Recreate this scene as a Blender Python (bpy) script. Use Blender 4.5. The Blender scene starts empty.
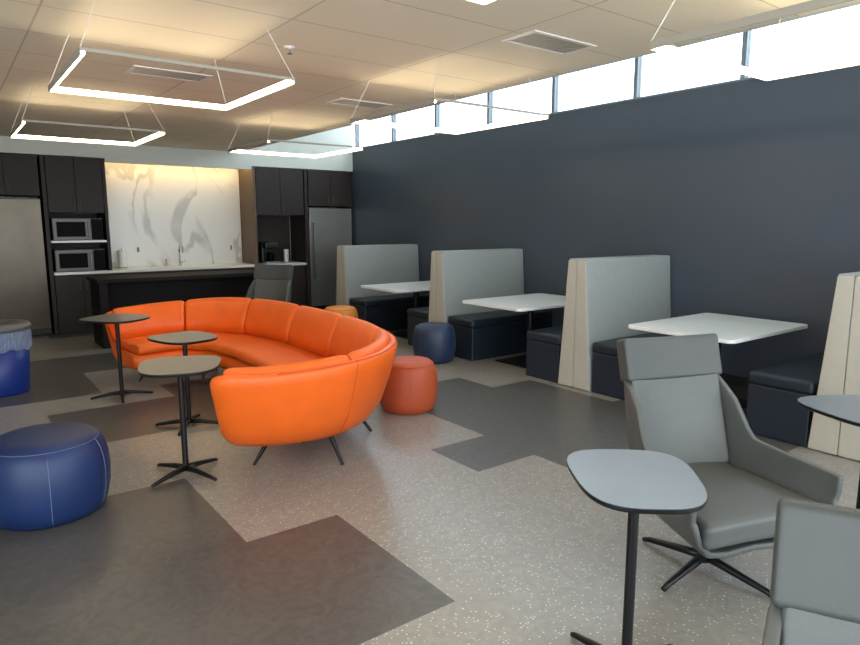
import bpy, bmesh, math, random
from mathutils import Vector, Matrix
random.seed(4)
S=bpy.context.scene
COL=S.collection
S.view_settings.view_transform='Standard'
S.view_settings.look='None'
S.view_settings.exposure=0.2

# ---------------------------------------------------------------- materials
def lin(c):
    return tuple(((v/255)/12.92 if v/255<=.04045 else ((v/255+.055)/1.055)**2.4) for v in c)
def nodes(name):
    m=bpy.data.materials.new(name); m.use_nodes=True
    nt=m.node_tree; b=nt.nodes['Principled BSDF']
    return m,nt,b
def pm(name,rgb,rough=.5,metal=0.,nscale=0,namt=.1,bump=0.,bscale=200,spec=.5,coord='Object',coat=0,alpha=1):
    m,nt,b=nodes(name); c=lin(rgb)
    b.inputs['Base Color'].default_value=(*c,1)
    b.inputs['Roughness'].default_value=rough
    b.inputs['Metallic'].default_value=metal
    b.inputs['Specular IOR Level'].default_value=spec
    b.inputs['Alpha'].default_value=alpha
    if coat: b.inputs['Coat Weight'].default_value=coat
    tc=nt.nodes.new('ShaderNodeTexCoord')
    if nscale:
        n=nt.nodes.new('ShaderNodeTexNoise'); n.inputs['Scale'].default_value=nscale; n.inputs['Detail'].default_value=4
        r=nt.nodes.new('ShaderNodeValToRGB')
        r.color_ramp.elements[0].position=.3; r.color_ramp.elements[1].position=.7
        r.color_ramp.elements[0].color=(*[v*(1-namt) for v in c],1)
        r.color_ramp.elements[1].color=(*[min(1,v*(1+namt)) for v in c],1)
        nt.links.new(tc.outputs[coord],n.inputs['Vector']); nt.links.new(n.outputs['Fac'],r.inputs['Fac'])
        nt.links.new(r.outputs['Color'],b.inputs['Base Color'])
    if bump:
        n=nt.nodes.new('ShaderNodeTexNoise'); n.inputs['Scale'].default_value=bscale
        bp=nt.nodes.new('ShaderNodeBump'); bp.inputs['Strength'].default_value=bump; bp.inputs['Distance'].default_value=.003
        nt.links.new(tc.outputs[coord],n.inputs['Vector']); nt.links.new(n.outputs['Fac'],bp.inputs['Height'])
        nt.links.new(bp.outputs['Normal'],b.inputs['Normal'])
    return m
def em(name,rgb,s):
    m,nt,b=nodes(name)
    b.inputs['Base Color'].default_value=(.8,.8,.8,1)
    b.inputs['Emission Color'].default_value=(*lin(rgb),1); b.inputs['Emission Strength'].default_value=s
    return m
M={}
M['orange']=pm('orange_leather',(236,102,24),.45,nscale=6,namt=.05,bump=.15,bscale=300)
M['oseam']=pm('orange_seam_piping',(196,74,18),.5)
M['rust']=pm('rust_leather',(176,76,40),.52,nscale=6,namt=.08,bump=.25)
M['amber']=pm('amber_leather',(222,140,60),.5,nscale=6,namt=.06)
M['blue']=pm('blue_leather',(19,42,88),.46,nscale=5,namt=.14,bump=.3)
M['slate']=pm('slate_blue_leather',(36,54,84),.46,nscale=5,namt=.1,bump=.2)
M['seam']=pm('seam_thread',(105,118,145),.6)
M['sseam']=pm('slate_seam_thread',(84,98,120),.6)
M['rseam']=pm('rust_seam_thread',(140,60,38),.6)
M['black']=pm('black_metal',(24,24,26),.4,.4)
M['chrome']=pm('chrome',(200,200,200),.15,1)
M['steel']=pm('brushed_steel',(144,141,137),.4,.6,nscale=3,namt=.06)
M['steel3']=pm('microwave_steel',(92,90,87),.42,.7,nscale=3,namt=.06)
M['steel2']=pm('brushed_steel_warm',(80,75,66),.30,1,nscale=3,namt=.12)
M['cab']=pm('dark_laminate',(50,42,39),.55,nscale=14,namt=.1,spec=.3)
M['bar']=pm('black_laminate',(24,20,20),.7,nscale=14,namt=.1,spec=.2)
M['brownpanel']=pm('walnut_panel',(92,72,52),.5,nscale=10,namt=.15)
M['counter']=pm('white_quartz',(232,230,224),.3,nscale=60,namt=.03)
M['white']=pm('white_metal',(225,222,215),.5)
M['fixbody']=pm('satin_fixture_body',(164,157,143),.5)
M['bulk']=pm('bulkhead_paint',(212,214,204),.8)
M['booth']=pm('booth_vinyl_gray',(144,149,147),.55,nscale=30,namt=.04,bump=.1)
M['boothend']=pm('booth_vinyl_sand',(176,173,163),.6,nscale=30,namt=.03,bump=.1)
M['navy']=pm('navy_vinyl',(28,38,50),.42,nscale=30,namt=.06,bump=.1)
M['tabwhite']=pm('white_laminate',(226,228,228),.35,nscale=20,namt=.02)
M['tabgray']=pm('gray_laminate',(112,121,131),.3,nscale=8,namt=.05)
M['tabbrown']=pm('taupe_laminate',(104,102,98),.32,nscale=8,namt=.05)
M['chair']=pm('gray_chair_leather',(78,81,80),.46,nscale=12,namt=.05,bump=.25,bscale=260)
M['chairhead']=pm('gray_headrest_leather',(64,67,67),.5,nscale=12,namt=.05,bump=.25,bscale=260)
M['glassblk']=pm('black_glass',(6,6,7),.4,0,spec=.05)
M['plasticblk']=pm('black_plastic',(20,20,22),.35)
M['bin']=pm('blue_plastic',(10,46,128),.4)
M['liner']=pm('clear_liner',(140,156,184),.28,alpha=.6)
M['lid']=pm('gray_lid',(92,92,92),.4)
M['ledwarm']=em('led_diffuser',(255,235,200),26)
M['ledstrip']=em('led_strip',(255,214,140),20)
M['wood']=pm('window_frame',(118,126,131),.5)
M['paper']=pm('notice_paper',(225,225,220),.7)
M['base']=pm('rubber_base',(26,28,32),.5)

def wallmat():
    m,nt,b=nodes('slate_wall'); L=nt.links
    tc=nt.nodes.new('ShaderNodeTexCoord')
    n=nt.nodes.new('ShaderNodeTexNoise'); n.inputs['Scale'].default_value=1.2; n.inputs['Detail'].default_value=3
    r=nt.nodes.new('ShaderNodeValToRGB')
    a=lin((62,69,80)); c=lin((69,76,87))
    r.color_ramp.elements[0].color=(*a,1); r.color_ramp.elements[1].color=(*c,1)
    L.new(tc.outputs['Object'],n.inputs['Vector']); L.new(n.outputs['Fac'],r.inputs['Fac']); L.new(r.outputs['Color'],b.inputs['Base Color'])
    b.inputs['Roughness'].default_value=.38
    n2=nt.nodes.new('ShaderNodeTexNoise'); n2.inputs['Scale'].default_value=140
    bp=nt.nodes.new('ShaderNodeBump'); bp.inputs['Strength'].default_value=.12; bp.inputs['Distance'].default_value=.004
    L.new(tc.outputs['Object'],n2.inputs['Vector']); L.new(n2.outputs['Fac'],bp.inputs['Height']); L.new(bp.outputs['Normal'],b.inputs['Normal'])
    return m
M['wall']=wallmat()
def ceilmat():
    m,nt,b=nodes('ceiling_tiles'); L=nt.links
    tc=nt.nodes.new('ShaderNodeTexCoord')
    br=nt.nodes.new('ShaderNodeTexBrick'); br.offset=0
    br.inputs['Scale'].default_value=1; br.inputs['Brick Width'].default_value=1.22; br.inputs['Row Height'].default_value=.61
    br.inputs['Mortar Size'].default_value=.007; br.inputs['Mortar Smooth'].default_value=.3
    c=lin((236,225,200)); g=lin((200,189,164))
    br.inputs['Color1'].default_value=(*c,1); br.inputs['Color2'].default_value=(*[v*.96 for v in c],1); br.inputs['Mortar'].default_value=(*g,1)
    L.new(tc.outputs['Object'],br.inputs['Vector']); L.new(br.outputs['Color'],b.inputs['Base Color'])
    b.inputs['Roughness'].default_value=.9
    return m
M['ceil']=ceilmat()
def floormat(name,base,var,speck,rough):
    m,nt,b=nodes(name); L=nt.links
    tc=nt.nodes.new('ShaderNodeTexCoord')
    n=nt.nodes.new('ShaderNodeTexNoise'); n.inputs['Scale'].default_value=9; n.inputs['Detail'].default_value=6; n.inputs['Distortion'].default_value=2.5
    r=nt.nodes.new('ShaderNodeValToRGB'); c=lin(base)
    r.color_ramp.elements[0].position=.35; r.color_ramp.elements[1].position=.65
    r.color_ramp.elements[0].color=(*[v*(1-var) for v in c],1); r.color_ramp.elements[1].color=(*[v*(1+var) for v in c],1)
    L.new(tc.outputs['Object'],n.inputs['Vector']); L.new(n.outputs['Fac'],r.inputs['Fac'])
    v=nt.nodes.new('ShaderNodeTexVoronoi'); v.inputs['Scale'].default_value=62
    L.new(tc.outputs['Object'],v.inputs['Vector'])
    sr=nt.nodes.new('ShaderNodeValToRGB'); sr.color_ramp.elements[0].color=(1,1,1,1); sr.color_ramp.elements[0].position=.18
    sr.color_ramp.elements[1].color=(0,0,0,1); sr.color_ramp.elements[1].position=.28
    L.new(v.outputs['Distance'],sr.inputs['Fac'])
    sep=nt.nodes.new('ShaderNodeSeparateColor'); L.new(v.outputs['Color'],sep.inputs['Color'])
    gt=nt.nodes.new('ShaderNodeMath'); gt.operation='GREATER_THAN'; gt.inputs[1].default_value=.6
    L.new(sep.outputs['Red'],gt.inputs[0])
    mu=nt.nodes.new('ShaderNodeMath'); mu.operation='MULTIPLY'; L.new(sr.outputs['Color'],mu.inputs[0]); L.new(gt.outputs[0],mu.inputs[1])
    mu2=nt.nodes.new('ShaderNodeMath'); mu2.operation='MULTIPLY'; mu2.inputs[1].default_value=speck; L.new(mu.outputs[0],mu2.inputs[0])
    mx=nt.nodes.new('ShaderNodeMix'); mx.data_type='RGBA'
    L.new(mu2.outputs[0],mx.inputs['Factor']); L.new(r.outputs['Color'],mx.inputs['A']); mx.inputs['B'].default_value=(.76,.75,.73,1)
    L.new(mx.outputs['Result'],b.inputs['Base Color'])
    b.inputs['Roughness'].default_value=rough
    bp=nt.nodes.new('ShaderNodeBump'); bp.inputs['Strength'].default_value=.08; bp.inputs['Distance'].default_value=.003
    L.new(n.outputs['Fac'],bp.inputs['Height']); L.new(bp.outputs['Normal'],b.inputs['Normal'])
    return m
M['flight']=floormat('floor_light_tile',(141,138,133),.09,.8,.3)
M['fdark']=floormat('floor_dark_tile',(81,79,78),.16,.0,.36)
def marble():
    m,nt,b=nodes('marble_slab'); L=nt.links
    tc=nt.nodes.new('ShaderNodeTexCoord')
    mp=nt.nodes.new('ShaderNodeMapping'); mp.inputs['Rotation'].default_value=(0,.5,0); mp.inputs['Scale'].default_value=(1.0,1,.55); mp.inputs['Location'].default_value=(.4,0,.2)
    L.new(tc.outputs['Object'],mp.inputs['Vector'])
    n=nt.nodes.new('ShaderNodeTexNoise'); n.inputs['Scale'].default_value=1.3; n.inputs['Detail'].default_value=3; n.inputs['Distortion'].default_value=.7
    L.new(mp.outputs[0],n.inputs['Vector'])
    r=nt.nodes.new('ShaderNodeValToRGB'); e=r.color_ramp.elements
    e[0].position=.0; e[0].color=(0,0,0,1); e[1].position=.465; e[1].color=(0,0,0,1)
    x=e.new(.492); x.color=(1,1,1,1)
    x=e.new(.518); x.color=(1,1,1,1)
    x=e.new(.545); x.color=(0,0,0,1)
    x=e.new(1); x.color=(0,0,0,1)
    L.new(n.outputs['Fac'],r.inputs['Fac'])
    n2=nt.nodes.new('ShaderNodeTexNoise'); n2.inputs['Scale'].default_value=1.1; n2.inputs['Detail'].default_value=1
    L.new(tc.outputs['Object'],n2.inputs['Vector'])
    r2=nt.nodes.new('ShaderNodeValToRGB'); r2.color_ramp.elements[0].position=.38; r2.color_ramp.elements[1].position=.5
    L.new(n2.outputs['Fac'],r2.inputs['Fac'])
    mu=nt.nodes.new('ShaderNodeMath'); mu.operation='MULTIPLY'; L.new(r.outputs['Color'],mu.inputs[0]); L.new(r2.outputs['Color'],mu.inputs[1])
    mx=nt.nodes.new('ShaderNodeMix'); mx.data_type='RGBA'; L.new(mu.outputs[0],mx.inputs['Factor'])
    mx.inputs['A'].default_value=(*lin((224,224,220)),1); mx.inputs['B'].default_value=(*lin((188,189,187)),1)
    L.new(mx.outputs['Result'],b.inputs['Base Color'])
    b.inputs['Roughness'].default_value=.25
    return m
M['marble']=marble()
def glassmat():
    m=bpy.data.materials.new('window_glass'); m.use_nodes=True; nt=m.node_tree; nt.nodes.clear()
    o=nt.nodes.new('ShaderNodeOutputMaterial'); t=nt.nodes.new('ShaderNodeBsdfTransparent'); g=nt.nodes.new('ShaderNodeBsdfGlossy')
    g.inputs['Roughness'].default_value=.05; t.inputs['Color'].default_value=(.93,.97,1,1)
    mx=nt.nodes.new('ShaderNodeMixShader'); mx.inputs[0].default_value=.06
    nt.links.new(t.outputs[0],mx.inputs[1]); nt.links.new(g.outputs[0],mx.inputs[2]); nt.links.new(mx.outputs[0],o.inputs['Surface'])
    return m
M['glass']=glassmat()

# ---------------------------------------------------------------- helpers
def mkobj(name,bm,mat,parent=None,loc=(0,0,0),rot=0,smooth=False,label=None):
    me=bpy.data.meshes.new(name)
    bmesh.ops.recalc_face_normals(bm,faces=bm.faces)
    bm.to_mesh(me); bm.free()
    for mt in (mat if isinstance(mat,(list,tuple)) else [mat]): me.materials.append(mt)
    if smooth:
        for p in me.polygons: p.use_smooth=True
    o=bpy.data.objects.new(name,me); COL.objects.link(o)
    o.location=loc; o.rotation_euler=(0,0,rot)
    if parent: o.parent=parent
    if label: o['label']=label
    return o
def thing(name,loc,label,category,rot=0,group=None):
    e=bpy.data.objects.new(name,None); COL.objects.link(e)
    e.location=loc; e.rotation_euler=(0,0,rot); e.empty_display_size=.1
    e['label']=label; e['category']=category
    if group: e['group']=group
    return e
def tag(o,label,category,group=None):
    o['label']=label; o['category']=category
    if group: o['group']=group
    return o
def struct(o): o['kind']='structure'; return o
def addbox(bm,x0,x1,y0,y1,z0,z1):
    vs=[bm.verts.new((x,y,z)) for x in (x0,x1) for y in (y0,y1) for z in (z0,z1)]
    for f in ((0,1,3,2),(4,6,7,5),(0,4,5,1),(2,3,7,6),(0,2,6,4),(1,5,7,3)):
        bm.faces.new([vs[i] for i in f])
    return vs
def box(name,x0,x1,y0,y1,z0,z1,mat,parent=None,bevel=0,seg=2,label=None):
    cx,cy=(x0+x1)/2,(y0+y1)/2
    bm=bmesh.new(); addbox(bm,x0-cx,x1-cx,y0-cy,y1-cy,0,z1-z0)
    if bevel: bmesh.ops.bevel(bm,geom=bm.edges[:],offset=bevel,segments=seg,profile=.5,affect='EDGES')
    return mkobj(name,bm,mat,parent,(cx,cy,z0),smooth=False,label=label)
def rb(bm,hx,hy,hz,r,n=6,k=4,fn=None,off=(0,0,0)):
    def ax(h):
        rr=min(r,h*.999); a=[-h+rr*i/k for i in range(k+1)]
        m=[-h+rr+(2*h-2*rr)*i/n for i in range(1,n)]
        return a+m+[-v for v in reversed(a)]
    X,Y,Z=ax(hx),ax(hy),ax(hz); nx,ny,nz=len(X)-1,len(Y)-1,len(Z)-1
    V={}
    def g(i,j,l):
        if (i,j,l) in V: return V[(i,j,l)]
        p=Vector((X[i],Y[j],Z[l])); rr=[min(r,h*.999) for h in (hx,hy,hz)]
        q=Vector([max(-h+a,min(h-a,c)) for c,h,a in zip(p,(hx,hy,hz),rr)])
        d=p-q
        dn=Vector([c/a for c,a in zip(d,rr)])
        if dn.length>1e-9:
            mxx=max(abs(c) for c in dn); dn=dn.normalized()*mxx
            d=Vector([c*a for c,a in zip(dn,rr)])
        p=q+d
        if fn: p=fn(p)
        v=bm.verts.new(p+Vector(off)); V[(i,j,l)]=v; return v
    for i in range(nx):
        for j in range(ny):
            for l in (0,nz): bm.faces.new([g(i,j,l),g(i+1,j,l),g(i+1,j+1,l),g(i,j+1,l)])
    for i in range(nx):
        for l in range(nz):
            for j in (0,ny): bm.faces.new([g(i,j,l),g(i+1,j,l),g(i+1,j,l+1),g(i,j,l+1)])
    for j in range(ny):
        for l in range(nz):
            for i in (0,nx): bm.faces.new([g(i,j,l),g(i,j+1,l),g(i,j+1,l+1),g(i,j,l+1)])
def lathe(bm,prof,n=40,off=(0,0,0),cap=True):
    rings=[]
    for r,z in prof:
        rings.append([bm.verts.new((off[0]+r*math.cos(2*math.pi*i/n),off[1]+r*math.sin(2*math.pi*i/n),off[2]+z)) for i in range(n)])
    for a,b in zip(rings,rings[1:]):
        for i in range(n): bm.faces.new([a[i],a[(i+1)%n],b[(i+1)%n],b[i]])
    if cap:
        bm.faces.new(rings[0][::-1]); bm.faces.new(rings[-1])
def tube(bm,pts,rad,n=8):
    pts=[Vector(p) for p in pts]; rings=[]
    for i,p in enumerate(pts):
        d=(pts[min(i+1,len(pts)-1)]-pts[max(i-1,0)]).normalized()
        up=Vector((0,0,1)) if abs(d.z)<.9 else Vector((1,0,0))
        a=d.cross(up).normalized(); b=d.cross(a).normalized(); r=rad[i] if isinstance(rad,(list,tuple)) else rad
        rings.append([bm.verts.new(p+a*r*math.cos(2*math.pi*j/n)+b*r*math.sin(2*math.pi*j/n)) for j in range(n)])
    for A,B in zip(rings,rings[1:]):
        for j in range(n): bm.faces.new([A[j],A[(j+1)%n],B[(j+1)%n],B[j]])
    bm.faces.new(rings[0][::-1]); bm.faces.new(rings[-1])
def copy_thing(root,loc,rot=None,label=None):
    r=root.copy(); COL.objects.link(r); r.location=loc
    if rot is not None: r.rotation_euler=(0,0,rot)
    if label: r['label']=label
    def rec(src,dst):
        for c in src.children:
            k=c.copy(); COL.objects.link(k); k.parent=dst; k.matrix_parent_inverse=c.matrix_parent_inverse.copy(); rec(c,k)
    rec(root,r); return r

# ---------------------------------------------------------------- room
W=6.4; KY=10.94; BY=11.6; CH=2.84; CE=4.12; SILL=3.03; UP=4.3; XL=-3.0; YR=-3.5
g=.535; X0=.065; Y0=2.03-.535*10
def dark(i,j):
    x=X0+g*(i+.5); y=Y0+g*(j+.5)
    if y<2.03: return x<1.13
    if y<3.10: return x<1.67 or x>3.28
    if y<3.63: return x<1.13 or x>2.74
    if y<4.17: return x<1.13 or 3.28<x<4.88
    if y<4.70: return x<.6 or 3.28<x<4.88
    if y<5.24: return x<.6 or 3.28<x<4.35
    if y<6.31: return .6<x<2.2 
    if y<6.85: return 1.67<x<3.8
    if y<7.9: return x<1.13 or 2.2<x<4.3
    if y<8.9: return .6<x<1.67 or x>4.3
    return (i+ (j//2))%5<2
def floor():
    bm=bmesh.new(); i0=math.floor((XL-X0)/g); i1=math.ceil((W-X0)/g); j1=math.ceil((BY-Y0)/g); j0=math.floor((YR-Y0)/g)
    V={}
    def v(i,j):
        if (i,j) not in V: V[(i,j)]=bm.verts.new((min(W,max(XL,X0+g*i)),min(BY,max(YR,Y0+g*j)),0))
        return V[(i,j)]
    for i in range(i0,i1):
        for j in range(j0,j1):
            f=bm.faces.new([v(i,j),v(i+1,j),v(i+1,j+1),v(i,j+1)]); f.material_index=1 if dark(i,j) else 0
    o=mkobj('floor',bm,[M['flight'],M['fdark']]); return struct(o)
floor()
struct(box('wall_right',W,W+.2,YR,BY,0,SILL,M['wall']))
struct(box('wall_right_header',W,W+.2,YR,BY,UP-.12,UP+.1,M['bulk'])).name='wall_right_top'
struct(box('wall_back',XL,W+.2,BY,BY+.2,0,UP,M['bulk']))
struct(box('wall_back_bulkhead',XL,W,KY,BY-.001,2.62,UP,M['bulk'])).name='wall_back_upper'
struct(box('wall_left',XL-.2,XL,2.0,BY,0,CH+.1,M['bulk']))
struct(box('ceiling',XL,CE,YR,KY,CH,CH+.06,M['ceil']))
struct(box('ceiling_upper',CE,W+.2,YR,BY,UP+.1,UP+.2,M['bulk']))
struct(box('wall_soffit',CE,CE+.05,YR,KY,CH,UP+.1,M['bulk']))
struct(box('trim_1',W-.008,W+.2,YR,KY,SILL-.008,SILL+.012,M['wood']))
struct(box('baseboard_right',W-.015,W,YR,KY,0,.1,M['base']))
mull=[3.46+1.243*k for k in range(-5,7)]
for n,y in enumerate(mull):
    struct(box('trim_%d'%(n+2),W+.06,W+.14,y-.024,y+.024,SILL+.012,UP-.12,M['wood']))
for n,(a,b) in enumerate(zip(mull,mull[1:])):
    struct(box('window_%d'%(n+1),W+.095,W+.105,a+.024,b-.024,SILL+.012,UP-.12,M['glass']))

# ---------------------------------------------------------------- light fixtures
def fixture():
    f=thing('pendant_light',(0,0,0),'slim square frame pendant light with three glowing bars on thin cables','pendant light',group='square pendant lights')
    h=.59; w=.006; H=.030; dw=.020; lo=-.008
    bm=bmesh.new()
    for s in ((-h,h,h-w,h),(-h,-h+w,-h,h-w),(h-w,h,-h,h-w)): addbox(bm,s[0],s[1],s[2],s[3],lo,H)
    for s in ((-h+w,h-w,h-w-dw,h-w),(-h+w,-h+w+dw,-h,h-w-dw),(h-w-dw,h-w,-h,h-w-dw)): addbox(bm,s[0],s[1],s[2],s[3],H-.003,H)
    mkobj('frame',bm,M['fixbody'],f)
    bm=bmesh.new(); addbox(bm,-h,h,-h-.008,-h,H-.018,H); mkobj('tie_bar',bm,M['fixbody'],f)
    bm=bmesh.new()
    for s in ((-h+w,h-w,h-w-dw,h-w),(-h+w,-h+w+dw,-h+.004,h-w-dw),(h-w-dw,h-w,-h+.004,h-w-dw)): addbox(bm,s[0],s[1],s[2],s[3],.0,H-.004)
    mkobj('diffuser',bm,M['ledwarm'],f)
    for sx in (-1,1):
        for sy in (-1,1):
            bm=bmesh.new(); tube(bm,[(0,0,0),(-sx*.12,-sy*.12,CH-2.5-H)],.0025,6)
            mkobj('cable',bm,M['white'],f,(sx*(h-.006),sy*(h-.006),H))
    return f
fx=fixture(); fx.location=(1.24,4.40,2.5)
for p in ((1.24,7.27),(3.46,7.27),(3.48,4.38),(3.46,1.43),(1.20,1.43)): copy_thing(fx,(p[0],p[1],2.5))

# ceiling devices
def diffuser(x,y,w,d):
    t=thing('air_diffuser',(x,y,CH),'white louvered air diffuser set in the ceiling tiles','air vent',group='ceiling air diffusers')
    bm=bmesh.new()
    for s in ((-w,w,-d,-d+.03),(-w,w,d-.03,d),(-w,-w+.03,-d+.03,d-.03),(w-.03,w,-d+.03,d-.03)): addbox(bm,*s,-.008,0)
    mkobj('frame',bm,M['white'],t)
    bm=bmesh.new(); n=8
    for i in range(n):
        y0=-d+.03+(2*d-.06)*i/n; addbox(bm,-w+.03,w-.03,y0,y0+.018,-.006,-.001)
    mkobj('louver',bm,M['fixbody'],t); 
for p in ((1.6,5.62,.3,.15),(3.5,5.82,.3,.15),(3.38,3.15,.3,.15)): diffuser(*p)
t=thing('fire_sprinkler',(2.03,4.29,CH),'small white pendent fire sprinkler head under the ceiling','sprinkler')
bm=bmesh.new(); lathe(bm,[(.04,0),(.04,-.006),(.02,-.012),(.010,-.02)],20); mkobj('escutcheon',bm,M['white'],t,smooth=True)
bm=bmesh.new(); lathe(bm,[(.005,-.02),(.005,-.04),(.018,-.042),(.018,-.045)],16); mkobj('deflector',bm,M['chrome'],t)

# ---------------------------------------------------------------- booths
def booth(y,near=True,far=True,label=''):
    xa=4.98; L=W-.012-xa
    b=thing('booth_bench',(xa,y,0),label,'booth bench',group='restaurant style booth benches')
    for s in (-1,1):
        bm=bmesh.new()
        def fn(p,s=s):
            t=(p.z+.65)/1.3
            k=.205-.095*t
            yy=(p.y+.125)/.25
            return Vector((p.x,s*(yy*k+.003),p.z))
        rb(bm,L/2,.125,.65,.022,n=6,k=3,fn=fn)
        mkobj('backrest',bm,M['booth'],b,(L/2,0,.65),smooth=True)
        bm=bmesh.new()
        pr=[(.002,.01),(.20,.01),(.108,1.288),(.002,1.288)]
        va=[bm.verts.new((-.010,s*p[0],p[1])) for p in pr]; vb=[bm.verts.new((.004,s*p[0],p[1])) for p in pr]
        bm.faces.new(va); bm.faces.new(vb[::-1])
        for i in range(4): bm.faces.new([va[i],va[(i+1)%4],vb[(i+1)%4],vb[i]])
        bmesh.ops.bevel(bm,geom=bm.edges[:],offset=.006,segments=3,affect='EDGES')
        mkobj('side_panel',bm,M['boothend'],b,label='sand coloured vinyl end panel')
        if (s==-1 and near) or (s==1 and far):
            y0,y1=sorted((s*.215,s*.68))
            box('seat_base',.012,L,y0,y1,0,.40,M['navy'],b,.01)
            bm=bmesh.new(); rb(bm,(L-.005)/2,.245,.05,.03,n=5,k=3)
            mkobj('seat_cushion',bm,M['navy'],b,(.005+(L-.005)/2,s*.445,.45),smooth=True)
    return b
booth(1.77,False,True,'high backed booth bench with sand end panel and navy seat')
booth(4.20,True,True,'gray and sand double booth bench with navy seats')
booth(6.46,True,True,'gray and sand double booth bench beside the slate blue pouf')
booth(8.92,True,False,'gray booth bench with one navy seat beside the kitchen')
def btable(y):
    t=thing('booth_table',(5.56,y,0),'white laminate booth table with rounded corners on a black pedestal','table',group='white booth tables')
    bm=bmesh.new()
    def rr(hx,hy,r,z,n=6):
        out=[]
        for cx,cy,a in ((hx-r,hy-r,0),(-hx+r,hy-r,90),(-hx+r,-hy+r,180),(hx-r,-hy+r,270)):
            for i in range(n+1):
                q=math.radians(a+90*i/n); out.append(bm.verts.new((cx+r*math.cos(q),cy+r*math.sin(q),z)))
        return out
    rings=[rr(.675,.495,.06,.708),rr(.68,.5,.065,.712),rr(.68,.5,.065,.736),rr(.675,.495,.06,.74)]
    for A,B in zip(rings,rings[1:]):
        for i in range(len(A)): bm.faces.new([A[i],A[(i+1)%len(A)],B[(i+1)%len(A)],B[i]])
    bm.faces.new(rings[0][::-1]); bm.faces.new(rings[-1])
    mkobj('tabletop',bm,M['tabwhite'],t)
    bm=bmesh.new(); lathe(bm,[(.038,.014),(.038,.70)],20); lathe(bm,[(.12,.70),(.12,.708)],20); mkobj('post',bm,M['black'],t,smooth=False)
    box('base_plate',-.33,.33,-.25,.25,0,.014,M['black'],t,.004)
for y in (3.04,5.38,7.72): btable(y)

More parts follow.
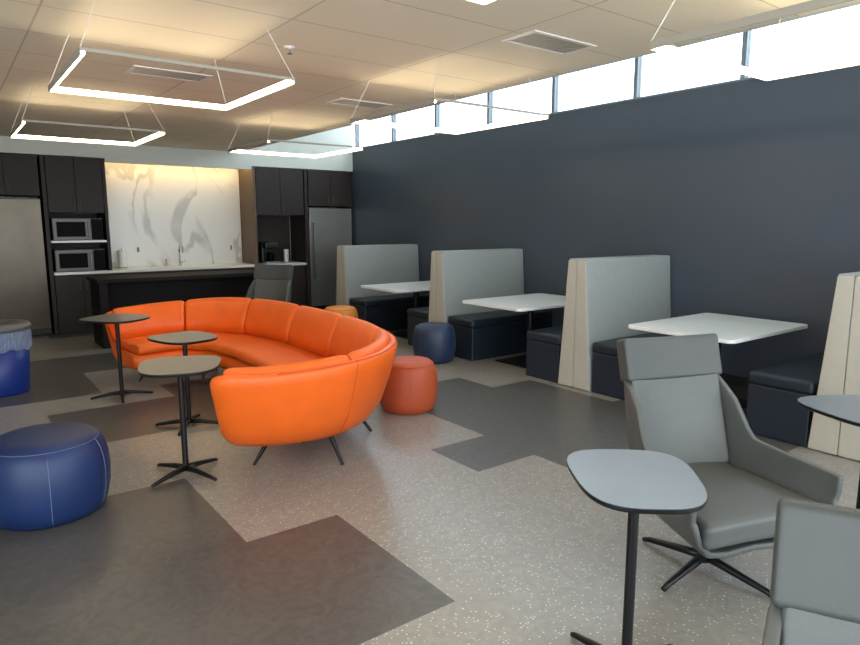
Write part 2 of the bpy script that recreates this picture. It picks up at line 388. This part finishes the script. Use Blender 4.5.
# ---------------------------------------------------------------- sofa
def sofa():
    O=Vector((1.9,5.6,0))
    rt=thing('sofa',O,'orange leather U-shaped curved sofa with splayed black legs','sofa')
    cp=[Vector((x,y,0))-O for x,y in [(1.22,3.88),(1.54,3.66),(1.93,3.57),(2.32,3.64),(2.65,3.92),(2.84,4.36),(2.93,4.95),(2.95,5.6),(2.92,6.3),(2.75,6.95),(2.36,7.42),(1.86,7.59),(1.29,7.50)]]
    raw=[]; n=len(cp)
    for i in range(n-1):
        p0=cp[i-1] if i else cp[0]*2-cp[1]; p1,p2=cp[i],cp[i+1]; p3=cp[i+2] if i<n-2 else cp[-1]*2-cp[-2]
        for k in range(40):
            t=k/40; raw.append(.5*((2*p1)+(p2-p0)*t+(2*p0-5*p1+4*p2-p3)*t*t+(3*p1-p0-3*p2+p3)*t**3))
    raw.append(cp[-1]); R=len(raw)
    d=[0]
    for i in range(1,R): d.append(d[-1]+(raw[i]-raw[i-1]).length)
    N=120; path=[]; k=0
    for i in range(N+1):
        t=d[-1]*i/N
        while k<R-2 and d[k+1]<t: k+=1
        f=(t-d[k])/max(1e-9,d[k+1]-d[k]); path.append(raw[k].lerp(raw[k+1],min(1,f)))
    T=[(path[min(N,i+1)]-path[max(0,i-1)]).normalized() for i in range(N+1)]
    for _ in range(40): T=[(T[max(0,i-1)]+T[i]*2+T[min(N,i+1)]).normalized() for i in range(N+1)]
    NI=[Vector((-t.y,t.x,0)) for t in T]
    def at(u):
        u=max(0,min(N,u*N)); i=int(min(N-1,u)); f=u-i
        return path[i].lerp(path[i+1],f),NI[i].lerp(NI[i+1],f).normalized(),T[i].lerp(T[i+1],f).normalized()
    def hz(u,z):
        if z<=.46: return z
        e=min(u,1-u)/.28; e=max(0,min(1,e)); e=e*e*(3-2*e)
        return .46+(z-.46)*(.80+.20*e)
    def sweep(name,prof,u0,u1,n,er,mat,label=None,shr=.05,bulge=0):
        cs=sum(p[0] for p in prof)/len(prof); cz=sum(p[1] for p in prof)/len(prof)
        us=[(u0+er*(1-math.cos(math.radians(q))),1-shr*(1-math.sin(math.radians(q)))) for q in (0,10,20,32,45,60,75,90)]
        mid=[(u0+er+(u1-u0-2*er)*i/n,1.) for i in range(1,n)]
        us=us+mid+[(u1-(u-u0),s) for u,s in reversed(us)]
        bm=bmesh.new(); rings=[]
        for u,s in us:
            p,nn,tt=at(u); ring=[]
            w=math.sin(math.pi*max(0,min(1,(u-u0)/(u1-u0))))**.6
            for ps,pz in prof:
                dx=(ps-cs); dz=(pz-cz)
                L=math.hypot(dx,dz); f=max(0,1-(1-s)*1.0/ max(L,.05)) if L>0 else 1
                bx=bulge*w*max(0,dx/.08) ; bz=bulge*.5*w*max(0,dz/.2)
                ring.append(bm.verts.new(p+nn*(cs+dx*f+min(bx,bulge))+Vector((0,0,hz(u,cz+dz*f+bz)))))
            rings.append(ring)
        m=len(prof)
        for A,B in zip(rings,rings[1:]):
            for i in range(m): bm.faces.new([A[i],A[(i+1)%m],B[(i+1)%m],B[i]])
        for Rr in (rings[0],rings[-1]):
            c=bm.verts.new(sum((v.co for v in Rr),Vector())/m)
            for i in range(m): bm.faces.new([Rr[i],Rr[(i+1)%m],c])
        return mkobj(name,bm,mat,rt,smooth=True,label=label)
    shell=[(.38,.165),(.29,.18),(.20,.235),(.12,.35),(.06,.52),(.012,.69),(.0,.76),(.012,.785),(.035,.795),(.062,.785),(.08,.75),(.11,.6),(.17,.42),(.3,.36),(.5,.345),(.74,.345),(.78,.32),(.775,.25),(.73,.19),(.6,.165),(.45,.16)]
    cuts=[0,.15,.30,.44,.58,.72,.86,1]
    sweep('shell',shell,0,1,90,.022,M['orange'],shr=.085)
    seat=[(.17,.35),(.75,.35),(.785,.365),(.795,.40),(.78,.435),(.74,.452),(.55,.458),(.4,.455),(.17,.45)]
    sweep('seat_cushion',seat,.006,.994,90,.012,M['orange'],shr=.03)
    back=[(.11,.44),(.075,.62),(.055,.76),(.062,.805),(.09,.826),(.13,.82),(.17,.76),(.205,.68),(.235,.58),(.255,.45)]
    for a,b in zip(cuts,cuts[1:]):
        sweep('back_cushion',back,a+.001 if a else .012,b-.001 if b<1 else .988,18,.009,M['orange'],shr=.03,bulge=.018)
    for u in cuts[1:-1]:
        p,nn,tt=at(u); bm=bmesh.new()
        tube(bm,[p+nn*(s+.0005)+Vector((0,0,hz(u,z))) for s,z in shell[1:9]],.003,6)
        mkobj('seam',bm,M['oseam'],rt,smooth=True)
    bm=bmesh.new(); pts=[]
    for i in range(8,113):
        u=i/120; p,nn,tt=at(u); pts.append(p+nn*.011+Vector((0,0,hz(u,.786))))
    tube(bm,pts,.0035,6); mkobj('piping',bm,M['oseam'],rt,smooth=True)
    for ua,sa in ((.055,.44),(.15,.32),(.30,.32),(.45,.32),(.62,.32),(.80,.32),(.95,.44),(.24,.66),(.5,.66),(.76,.66)):
        p,nn,tt=at(ua); top=p+nn*sa+Vector((0,0,.20))
        out=nn*(-.14 if sa<.4 else .06 if sa>.5 else 0)+tt*(-.12 if ua<.1 else .12 if ua>.9 else 0)
        tip=top+out; tip.z=0.0
        bm=bmesh.new(); tube(bm,[tip-top,(0,0,0)],[.011,.02],10)
        mkobj('leg',bm,M['black'],rt,top)
    return rt
sofa()

# ---------------------------------------------------------------- poufs
def pouf(x,y,r,h,mat,seam,label,rot=0):
    t=thing('pouf',(x,y,0),label,'pouf',rot=rot)
    prof=[(r*.78,0),(r*.85,.01),(r*.93,h*.13),(r*.985,h*.32),(r,h*.52),(r*.98,h*.70),(r*.93,h*.84),(r*.86,h*.93),(r*.76,h*.98),(r*.6,h),(r*.3,h*1.015),(r*.02,h*1.02)]
    bm=bmesh.new(); lathe(bm,prof,56); mkobj('body',bm,mat,t,smooth=True)
    for k in range(6):
        bm=bmesh.new(); pts=[]
        for q,(rr,z) in enumerate(prof[1:8]):
            a=2*math.pi*k/6; pts.append(((rr+.0005)*math.cos(a),(rr+.0005)*math.sin(a),z+.0005))
        tube(bm,pts,.0018,6); mkobj('seam',bm,seam,t,smooth=True)
    bm=bmesh.new(); R=r*.862; pts=[(R*math.cos(2*math.pi*i/48),R*math.sin(2*math.pi*i/48),h*.932) for i in range(49)]
    tube(bm,pts,.0018,6); mkobj('seam',bm,seam,t,smooth=True)
    return t
pouf(.37,4.16,.33,.46,M['blue'],M['seam'],'round blue leather pouf with pale stitched seams',rot=.45)
pouf(3.23,4.62,.27,.45,M['rust'],M['rseam'],'round rust orange leather pouf tucked behind the curved sofa')
pouf(4.66,6.10,.26,.45,M['slate'],M['sseam'],'round slate blue pouf beside the booth seat',rot=.2)
pouf(4.52,8.15,.26,.46,M['amber'],M['rseam'],'round amber orange pouf standing behind the sofa back')

# ---------------------------------------------------------------- side tables
def side_table(x,y,rot,top,label,w=.25,d=.29,z=.745,fr=math.pi/4):
    t=thing('side_table',(x,y,0),label,'side table',rot=rot)
    def loop(bm,sc,zz,n=56):
        out=[]
        for i in range(n):
            a=2*math.pi*i/n; c,s=math.cos(a),math.sin(a); e=2/3.2
            px=math.copysign(abs(c)**e,c)*w; py=math.copysign(abs(s)**e,s)*d
            px*=1+.10*py/d
            out.append(bm.verts.new((px*sc,py*sc,zz)))
        return out
    bm=bmesh.new(); R=[loop(bm,.985,z-.003),loop(bm,.99,z)]
    for A,B in zip(R,R[1:]):
        for i in range(56): bm.faces.new([A[i],A[(i+1)%56],B[(i+1)%56],B[i]])
    bm.faces.new(R[0][::-1]); bm.faces.new(R[-1]); mkobj('tabletop',bm,top,t)
    bm=bmesh.new(); R=[loop(bm,.955,z-.022),loop(bm,.985,z-.018),loop(bm,1.0,z-.010),loop(bm,1.0,z-.0035),loop(bm,.99,z-.003)]
    for A,B in zip(R,R[1:]):
        for i in range(56): bm.faces.new([A[i],A[(i+1)%56],B[(i+1)%56],B[i]])
    bm.faces.new(R[0][::-1]); bm.faces.new(R[-1]); mkobj('tabletop_edge',bm,M['black'],t)
    bm=bmesh.new(); lathe(bm,[(.019,.03),(.019,z-.03)],20); lathe(bm,[(.07,z-.03),(.07,z-.022)],20); mkobj('post',bm,M['black'],t)
    for k in range(4):
        a=fr+k*math.pi/2; bm=bmesh.new(); c,s=math.cos(a),math.sin(a)
        tube(bm,[(0,0,.045),(.1*c,.1*s,.04),(.25*c,.25*s,.018),(.27*c,.27*s,.012)],[.022,.018,.012,.010],10)
        mkobj('foot',bm,M['black'],t,smooth=True)
    return t
side_table(1.26,6.58,.6,M['tabbrown'],'taupe topped side table on a black post beside the sofa end',w=.25,d=.28,z=.77)
side_table(1.50,5.28,.2,M['tabbrown'],'taupe topped side table on a black post inside the sofa curve',w=.23,d=.26)
side_table(1.165,4.24,-.35,M['tabbrown'],'taupe topped side table on a black post at the sofa end',w=.25,d=.28)
side_table(1.87,1.285,-.70,M['tabgray'],'gray topped side table on a black post by the gray armchair',w=.216,d=.27,z=.775,fr=math.pi/4-.15)
side_table(3.56,1.14,-.5,M['tabgray'],'gray topped side table on a black post near the booths')

# ---------------------------------------------------------------- lounge chairs
def lounge_chair(x,y,rot,label):
    t=thing('lounge_chair',(x,y,0),label,'lounge chair',rot=rot,group='gray high-backed lounge chairs')
    def sm(e): e=max(0,min(1,e)); return e*e*(3-2*e)
    def U(a):
        A=abs(a); s=1 if a>0 else -1
        if A>.45:
            f=(A-.45)/.55; return Vector((s*(.285+.095*min(1,f*1.1)),.14-.50*f,0))
        q=A/.45*math.pi/2; return Vector((s*.285*math.sin(q)**.85,.14+.12*max(0,math.cos(q))**.55,0))
    def backness(a): return sm((.57-abs(a))/.17)
    def rimz(a):
        A=abs(a); f=max(0,(A-.45)/.55)
        arm=.62-.06*f**.8
        b=backness(a); return arm*(1-b)+.88*b
    tl=math.tan(math.radians(16))
    n=72; low=[(0,.245),(.45,.25),(.72,.272),(.88,.335),(.97,.42)]
    bm=bmesh.new(); G=[]
    for i in range(n+1):
        a=-1+2*i/n; u=U(a); y0=.06-.36*abs(a); col=[]; b=backness(a)
        for s,z in low:
            col.append(bm.verts.new((u.x*s,u.y*s+y0*(1-s),z+.03*max(0,abs(a)-.5))))
        z0=.42; rz=rimz(a)
        for q in range(1,7):
            z=z0+(rz-z0)*q/6; s=min(1,.97+.06*q/6)
            lean=tl*(z-.45)*max(b,sm((.75-abs(a))/.3)*.6) if z>.45 else 0
            narrow=1-.06*b*max(0,(z-.60)/.28)
            col.append(bm.verts.new((u.x*s*narrow,u.y*s+lean,z)))
        G.append(col)
    m=len(G[0])
    for i in range(n):
        for j in range(m-1): bm.faces.new([G[i][j],G[i+1][j],G[i+1][j+1],G[i][j+1]])
    bmesh.ops.remove_doubles(bm,verts=bm.verts[:],dist=.0005)
    o=mkobj('bucket_shell',bm,M['chair'],t,smooth=True)
    md=o.modifiers.new('sol','SOLIDIFY'); md.thickness=.030; md.offset=0
    md=o.modifiers.new('bev','BEVEL'); md.width=.010; md.segments=3; md.limit_method='ANGLE'; md.angle_limit=math.radians(50)
    bm=bmesh.new()
    def fs(p):
        w=1+ .16*(-p.y/.3); return Vector((p.x*w,p.y,p.z+.010*(1-(p.x/.3)**2)-.03*p.y*-1))
    rb(bm,.285,.30,.056,.028,n=6,k=4,fn=fs)
    mkobj('seat_cushion',bm,M['chair'],t,(0,-.080,.388),smooth=True)
    lean=math.radians(16)
    def lean_fn(curve,tw):
        def f(p):
            zz=p.z; w=1+tw*zz
            y=p.y-curve*(p.x/.28)**2
            return Vector((p.x*w,y*math.cos(lean)+zz*math.sin(lean),zz*math.cos(lean)-y*math.sin(lean)))
        return f
    bm=bmesh.new(); rb(bm,.258,.022,.235,.018,n=8,k=4,fn=lean_fn(.040,.0))
    mkobj('backrest',bm,M['chair'],t,(0,.266,.660),smooth=True)
    bm=bmesh.new(); rb(bm,.280,.045,.108,.018,n=8,k=4,fn=lean_fn(.03,0))
    mkobj('headrest',bm,M['chairhead'],t,(0,.366,.965),smooth=True,label='darker gray padded headrest')
    bm=bmesh.new(); lathe(bm,[(.026,.04),(.026,.19),(.045,.20),(.05,.24)],20); mkobj('post',bm,M['black'],t,smooth=False)
    for k in range(4):
        a=math.radians(20)+k*math.pi/2; c,s=math.cos(a),math.sin(a); bm=bmesh.new()
        tube(bm,[(0,0,.07),(.1*c,.1*s,.055),(.3*c,.3*s,.025),(.335*c,.335*s,.012)],[.024,.020,.014,.012],10)
        mkobj('foot',bm,M['black'],t,smooth=True)
    return t
lc=lounge_chair(2.80,1.52,math.radians(-20),'gray leather high-backed lounge chair with black star base')
copy_thing(lc,(1.15,.18,0),math.radians(-65),'gray leather high-backed lounge chair with padded headrest')
copy_thing(lc,(3.40,8.25,0),math.radians(-50),'gray leather high-backed lounge chair standing beyond the orange sofa')

# ---------------------------------------------------------------- trash can
t=thing('trash_can',(.37,7.46,0),'blue plastic trash bin with clear liner and gray round lid','trash can')
bm=bmesh.new(); lathe(bm,[(.21,0),(.22,.02),(.255,.60)],36); mkobj('bin',bm,M['bin'],t,smooth=True)
bm=bmesh.new(); n=90; rings=[]
for q,(r,z) in enumerate(((.262,.44),(.266,.48),(.263,.53),(.268,.57),(.262,.62))):
    rings.append([bm.verts.new(((r+.006*math.sin(i*2.3+q))*math.cos(2*math.pi*i/n),(r+.006*math.sin(i*2.3+q))*math.sin(2*math.pi*i/n),z+(.010*math.sin(i*.9)+.008*math.sin(i*.37))*(z<.45))) for i in range(n)])
for A,B in zip(rings,rings[1:]):
    for i in range(n): bm.faces.new([A[i],A[(i+1)%n],B[(i+1)%n],B[i]])
mkobj('liner',bm,M['liner'],t,smooth=False)
bm=bmesh.new(); lathe(bm,[(.25,.60),(.258,.62),(.275,.63),(.28,.66),(.26,.69),(.12,.70),(.11,.68)],36); mkobj('lid',bm,M['lid'],t,smooth=True)

# ---------------------------------------------------------------- kitchen
def cabinet(x0,x1,z0,z1,nd,label,y0=KY,y1=BY-.005,handle='bottom',mat='cab',name='cabinet'):
    c=thing(name,((x0+x1)/2,y0,z0),label,'cabinet')
    w=x1-x0; h=z1-z0
    box('body',-w/2,w/2,.022,y1-y0,0,h,M[mat],c)
    dw=w/nd
    for k in range(nd):
        a=-w/2+k*dw+.003; b=a+dw-.006
        d=box('door',a,b,0,.02,.003,h-.003,M[mat],c,.002,1)
        side=(b-a)/2-.04
        if nd>1 and k%2==1: side=-side
        hz=.06 if handle=='bottom' else h-.22
        bm=bmesh.new(); tube(bm,[(0,.0,0),(0,-.02,0),(0,-.02,.13),(0,0,.13)],.005,6)
        mkobj('handle',bm,M['steel3'],d,(side,-.01,hz),label='steel bar handle')
    return c
def fridge(x0,x1,z1,mat,label,handle_side=-1):
    f=thing('refrigerator',((x0+x1)/2,KY,0),label,'refrigerator'); w=x1-x0
    box('body',-w/2,w/2,.06,.64,.02,z1,M['plasticblk'],f)
    d=box('door',-w/2+.005,w/2-.005,0,.055,.10,z1-.01,mat,f,.006)
    bm=bmesh.new(); hx=handle_side*(w/2-.07)
    tube(bm,[(0,0,0),(0,-.05,0),(0,-.05,1.0),(0,0,1.0)],.014,10); mkobj('handle',bm,M['steel'],d,(hx,-.028,.55),smooth=True,label='long vertical steel handle')
    box('grille',-w/2+.01,w/2-.01,.02,.06,.02,.095,M['plasticblk'],f)
    return f
fridge(.36,1.21,2.0,M['steel2'],'tall stainless steel refrigerator built into dark cabinets',-1)
fridge(5.46,6.36,1.93,M['steel'],'stainless steel refrigerator with long vertical handle beside the slate wall',-1)
def panel(x0,x1,z0,z1,mat='cab',y0=KY,label='dark laminate end panel between the kitchen cabinets'):
    return tag(box('cabinet_end_panel',x0,x1,y0,BY-.005,z0,z1,M[mat],None,.002,1),label,'cabinet panel')
cabinet(-.6,.33,0,2.61,2,'tall dark laminate pantry cabinet')
cabinet(.36,1.21,2.04,2.61,2,'dark laminate cabinet above the refrigerator')
panel(1.24,1.29,0,2.61)
cabinet(1.30,2.04,1.80,2.61,2,'dark laminate wall cabinet above the microwaves')
cabinet(1.30,2.04,0.0,.88,2,'dark laminate base cabinet below the microwaves',handle='top')
panel(2.045,2.09,.925,2.61)
for x in (2.05,2.82,3.59): cabinet(x,x+.765,0,.88,2,'dark laminate base cabinet under the white countertop',handle='top')
cabinet(4.36,5.36,0,.88,2,'dark laminate base cabinet under the coffee maker',handle='top')
tag(box('countertop',1.296,5.37,KY-.03,BY-.005,.885,.925,M['counter'],None,.004),'long white quartz kitchen countertop','countertop')
tag(box('shelf',1.296,2.04,KY,BY-.005,1.36,1.39,M['counter']),'white shelf between the two microwaves','shelf')
tag(box('back_panel',1.296,2.04,BY-.03,BY-.006,.93,1.355,M['cab']),'dark laminate panel behind the lower microwave','panel')
tag(box('back_panel',1.296,2.04,BY-.03,BY-.006,1.395,1.795,M['cab']),'dark laminate panel behind the upper microwave','panel')
tag(box('backsplash',2.095,4.40,BY-.03,BY-.005,.926,2.615,M['marble']),'tall white marble slab backsplash with gray veins','backsplash')
struct(box('trim_20',2.095,4.40,KY,KY+.05,2.56,2.619,M['bulk']))
tag(box('light_strip',2.15,4.38,KY+.40,KY+.44,2.605,2.62,M['ledstrip']),'warm glowing light strip above the marble backsplash','light')
cabinet(4.46,5.36,1.79,2.61,2,'dark laminate wall cabinet above the coffee maker')
panel(4.41,4.455,.93,2.61,'brownpanel',label='brown wood panel beside the marble backsplash')
tag(box('back_panel',4.46,5.36,BY-.03,BY-.006,.93,1.785,M['cab']),'dark laminate panel behind the coffee maker','panel')
panel(5.38,5.44,0,2.61)
cabinet(5.46,6.37,1.96,2.61,2,'dark laminate cabinet above the steel refrigerator')
def microwave(z):
    m=thing('microwave',(1.67,KY+.02,z),'stainless steel microwave oven with dark glass door','microwave',group='stacked microwaves')
    box('body',-.34,.34,.02,.45,0,.33,M['steel3'],m,.006)
    d=box('door',-.335,.16,0,.02,.01,.32,M['steel3'],m,.003)
    box('window',-.20,.18,-.014,-.009,.045,.265,M['glassblk'],d)
    bm=bmesh.new(); tube(bm,[(0,0,0),(0,-.03,0),(0,-.03,.22),(0,0,.22)],.008,8); mkobj('handle',bm,M['steel'],d,(.22,-.01,.045))
    box('control_panel',.175,.335,0,.02,.01,.32,M['glassblk'],m,.003)
    return m
microwave(.927); microwave(1.392)
c=thing('coffee_maker',(4.78,KY+.28,.927),'black coffee maker with glass carafe on the counter','coffee maker')
box('body',-.13,.13,.02,.24,0,.38,M['plasticblk'],c,.02)
box('brew_head',-.125,.125,-.14,.03,.27,.375,M['plasticblk'],c,.02)
box('drip_tray',-.125,.125,-.15,.03,0,.03,M['steel'],c,.006)
bm=bmesh.new(); lathe(bm,[(.05,.031),(.07,.05),(.072,.13),(.05,.19),(.048,.2)],24); mkobj('carafe',bm,M['glassblk'],c,(0,-.06,0),smooth=True)
c=thing('paper_cup_stack',(5.12,KY+.30,.927),'stack of white paper cups beside the coffee maker','cups')
bm=bmesh.new()
for i in range(8): lathe(bm,[(.033,.02*i),(.045,.02*i+.1)],20)
mkobj('cups',bm,M['paper'],c)
f=thing('faucet',(3.25,BY-.16,.926),'chrome gooseneck kitchen faucet on the counter','faucet')
bm=bmesh.new(); lathe(bm,[(.026,0),(.026,.03),(.016,.05)],20)
pts=[(0,0,.04),(0,0,.27)]+[(0,-.09+.09*math.cos(math.radians(q)),.27+.09*math.sin(math.radians(q))) for q in range(15,181,15)]+[(0,-.18,.22)]
tube(bm,pts,.014,12); mkobj('spout',bm,M['chrome'],f,smooth=True)
bm=bmesh.new(); tube(bm,[(.02,0,.05),(.09,0,.09)],.007,8); mkobj('lever',bm,M['chrome'],f,smooth=True)
s=thing('soap_dispenser',(3.02,BY-.16,.926),'small chrome soap dispenser beside the faucet','soap dispenser')
bm=bmesh.new(); lathe(bm,[(.022,0),(.022,.05),(.01,.06),(.01,.12)],16); tube(bm,[(0,0,.115),(0,-.07,.115)],.006,8); mkobj('pump',bm,M['chrome'],s)
s=thing('paper_towel_dispenser',(2.34,BY-.16,.926),'white paper towel holder on the counter by the backsplash','paper towel holder')
bm=bmesh.new(); lathe(bm,[(.07,0),(.07,.012)],24); tube(bm,[(0,0,.01),(0,0,.33)],.006,8); mkobj('stand',bm,M['steel'],s)
bm=bmesh.new(); lathe(bm,[(.062,.015),(.062,.28)],24); mkobj('paper_roll',bm,M['paper'],s)
for x in (2.62,4.2):
    o=thing('electrical_outlet',(x,BY-.032,1.15),'white electrical outlet plate on the marble','outlet')
    box('cover_plate',-.04,.04,-.006,0,0,.12,M['white'],o,.002)
    box('socket',-.018,.018,-.009,-.006,.02,.10,M['wood'],o,.001)
b=thing('bar_table',(2.85,9.62,0),'long dark bar-height table with thick slab legs before the kitchen','table')
box('tabletop',-1.28,1.28,-.36,.36,.87,.92,M['bar'],b,.006)
for sx in (-1,1): box('leg',sx*1.2-.05,sx*1.2+.05,-.32,.32,0,.87,M['bar'],b,.004)
box('modesty_panel',-1.15,1.15,.02,.05,.25,.87,M['bar'],b)

# ---------------------------------------------------------------- light
w=bpy.data.worlds.new('World'); S.world=w; w.use_nodes=True
bg=w.node_tree.nodes['Background']; bg.inputs['Color'].default_value=(.85,.93,1,1); bg.inputs['Strength'].default_value=4.9
cd=bpy.data.cameras.new('cam'); co=bpy.data.objects.new('cam',cd); COL.objects.link(co); S.camera=co
cd.sensor_width=36; cd.lens=27.0; cd.clip_start=.05
co.location=(0,0,1.65); co.rotation_euler=(math.radians(90-8.77),0,math.radians(-37))
